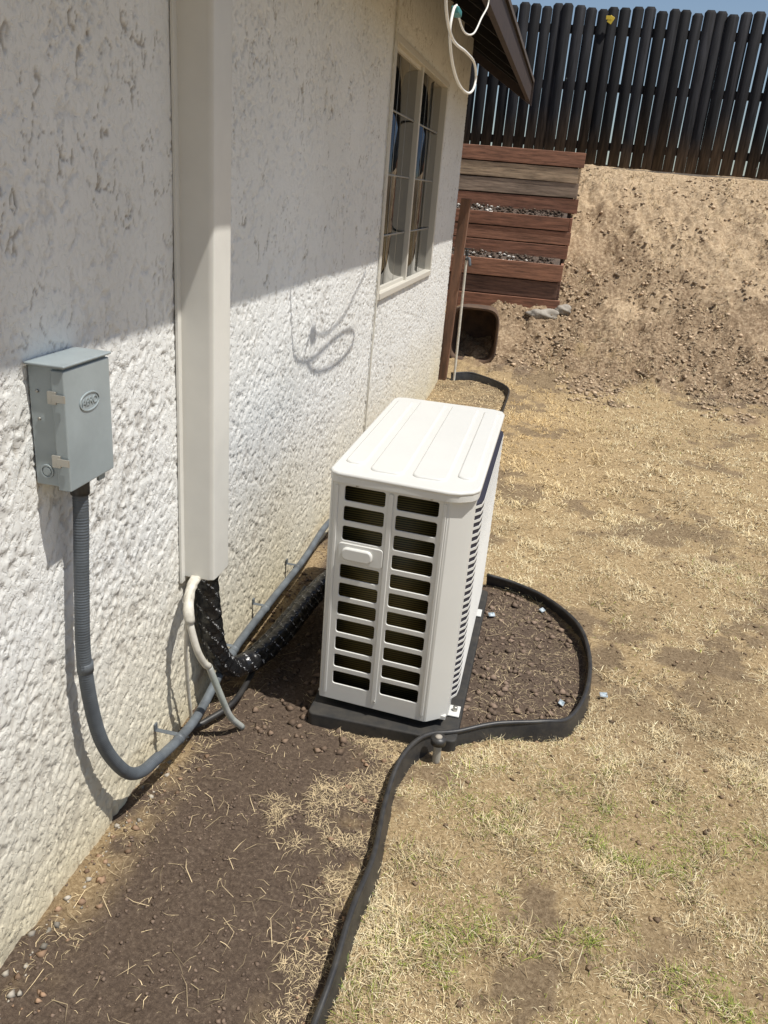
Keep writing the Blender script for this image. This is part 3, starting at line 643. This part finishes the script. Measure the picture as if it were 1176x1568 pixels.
while x<7.5:
    w=.128+random.uniform(-.008,.004);gap=random.choice([.003,.004,.006,.009,.012,.020]);y=11.3+random.uniform(-.008,.008)
    zb=2.08+random.uniform(-.03,.03);zt=3.84+random.uniform(-.03,.02);th=.016;tl=random.uniform(-.008,.008)
    zm=zb+random.uniform(.4,.8)
    n=len(V)
    prof=[(0,zb),(w,zb),(w,zm),(w,zt-.03),(w-.025,zt),(.025,zt),(0,zt-.03),(0,zm)]
    for dy in(0,th):
        for px,pz in prof:V.append((x+px+tl*(pz-zb),y+dy,pz))
    F+= [[n,n+1,n+2,n+7],[n+7,n+2,n+3,n+6],[n+6,n+3,n+4,n+5],[n+15,n+10,n+9,n+8],[n+14,n+11,n+10,n+15],[n+13,n+12,n+11,n+14]]
    for i in range(8):
        j=(i+1)%8;F.append([n+i,n+8+i,n+8+j,n+j])
    k=random.uniform(.5,1.6);base=np.array([.0115,.0115,.0135])*k; foot_lit=np.array([.085,.062,.044])*k  # picket feet coloured lighter to paint in the sunlight there
    for pi in range(16):
        col.append([*(foot_lit if pi%8 in(0,1) else base),1])
    x+=w+gap
mesh_np('pickets',V,F,fm_,G,col=col)
planks('rails',[((-3.5,11.325,z),(7.5,11.363,z+.09)) for z in(2.3,2.95,3.55)]+[((px,11.33,1.9),(px+.09,11.42,3.8)) for px in(-3,-.6,1.8,4.2,6.6)],[[.02,.018,.018]]*8,fm_,G)
boxes('kickboard',[((-3.5,11.24,1.98),(7.5,11.275,2.105))],simple('kick',(.14,.115,.09),.9,var=.5),G)
boxes('yellow_tag',[((1.06,11.27,3.66),(1.12,11.275,3.74),Matrix.Rotation(.5,3,'Y')),((1.03,11.268,3.70),(1.10,11.273,3.74))],M_yellow,G,.002)

# ------------------------------------------------------------------ dangling cable (hangs from the fascia, in the sun)
Kc=empty('hanging_cable');X_=.488
tube('loop_a',[(X_,2.80,2.44),(X_,2.83,2.30),(X_+.004,2.88,2.18),(X_+.004,3.08,2.13),(X_,3.45,2.15),(X_,3.72,2.155),(X_,3.84,2.12),(X_,3.80,2.065),(X_,3.62,2.03),(X_,3.35,2.03),(X_,3.14,2.07),(X_,3.02,2.14),(X_,3.05,2.21),(X_,3.11,2.235)],.0050,M_wire,Kc,seg=8)
tube('loop_b',[(X_,3.11,2.225),(X_,3.35,2.20),(X_,3.62,2.24),(X_,3.82,2.33),(X_,3.98,2.40),(X_,4.0,2.44)],.0035,M_wire,Kc,seg=8)
boxes('connector',[((X_-.014,3.08,2.208),(X_+.014,3.16,2.230))],M_teal,Kc,.005)

# ------------------------------------------------------------------ light
sd=Vector((1,-.27,2.38)).normalized()
sun=bpy.data.lights.new('sun','SUN');sun.energy=5.0;sun.angle=math.radians(.53);sun.color=(1,.965,.90)
so=link(bpy.data.objects.new('sun',sun));so.rotation_euler=sd.to_track_quat('Z','Y').to_euler();so.location=(5,-2,12)
wd=bpy.data.worlds.new('World');S.world=wd;wd.use_nodes=True;nt=wd.node_tree
sk=nt.nodes.new('ShaderNodeTexSky');sk.sky_type='NISHITA';sk.sun_disc=False;sk.sun_elevation=math.asin(sd.z);sk.sun_rotation=math.atan2(sd.x,sd.y)
nt.links.new(sk.outputs[0],nt.nodes['Background'].inputs[0]);nt.nodes['Background'].inputs[1].default_value=.10

# ------------------------------------------------------------------ camera
cam=bpy.data.cameras.new('camera');co=link(bpy.data.objects.new('camera',cam))
Xr=Vector((.9737,-.1519,.1689));Yr=Vector((.2128,.350,-.912));Zr=Vector((.0795,.9245,.373))
R=Matrix((Xr,Yr,Zr)).to_quaternion().to_matrix().to_4x4()
co.matrix_world=Matrix.Translation((.965,0,1.65))@R
cam.sensor_fit='HORIZONTAL';cam.sensor_width=36;cam.lens=36*1230/1176;cam.clip_start=.05;cam.clip_end=500
S.camera=co
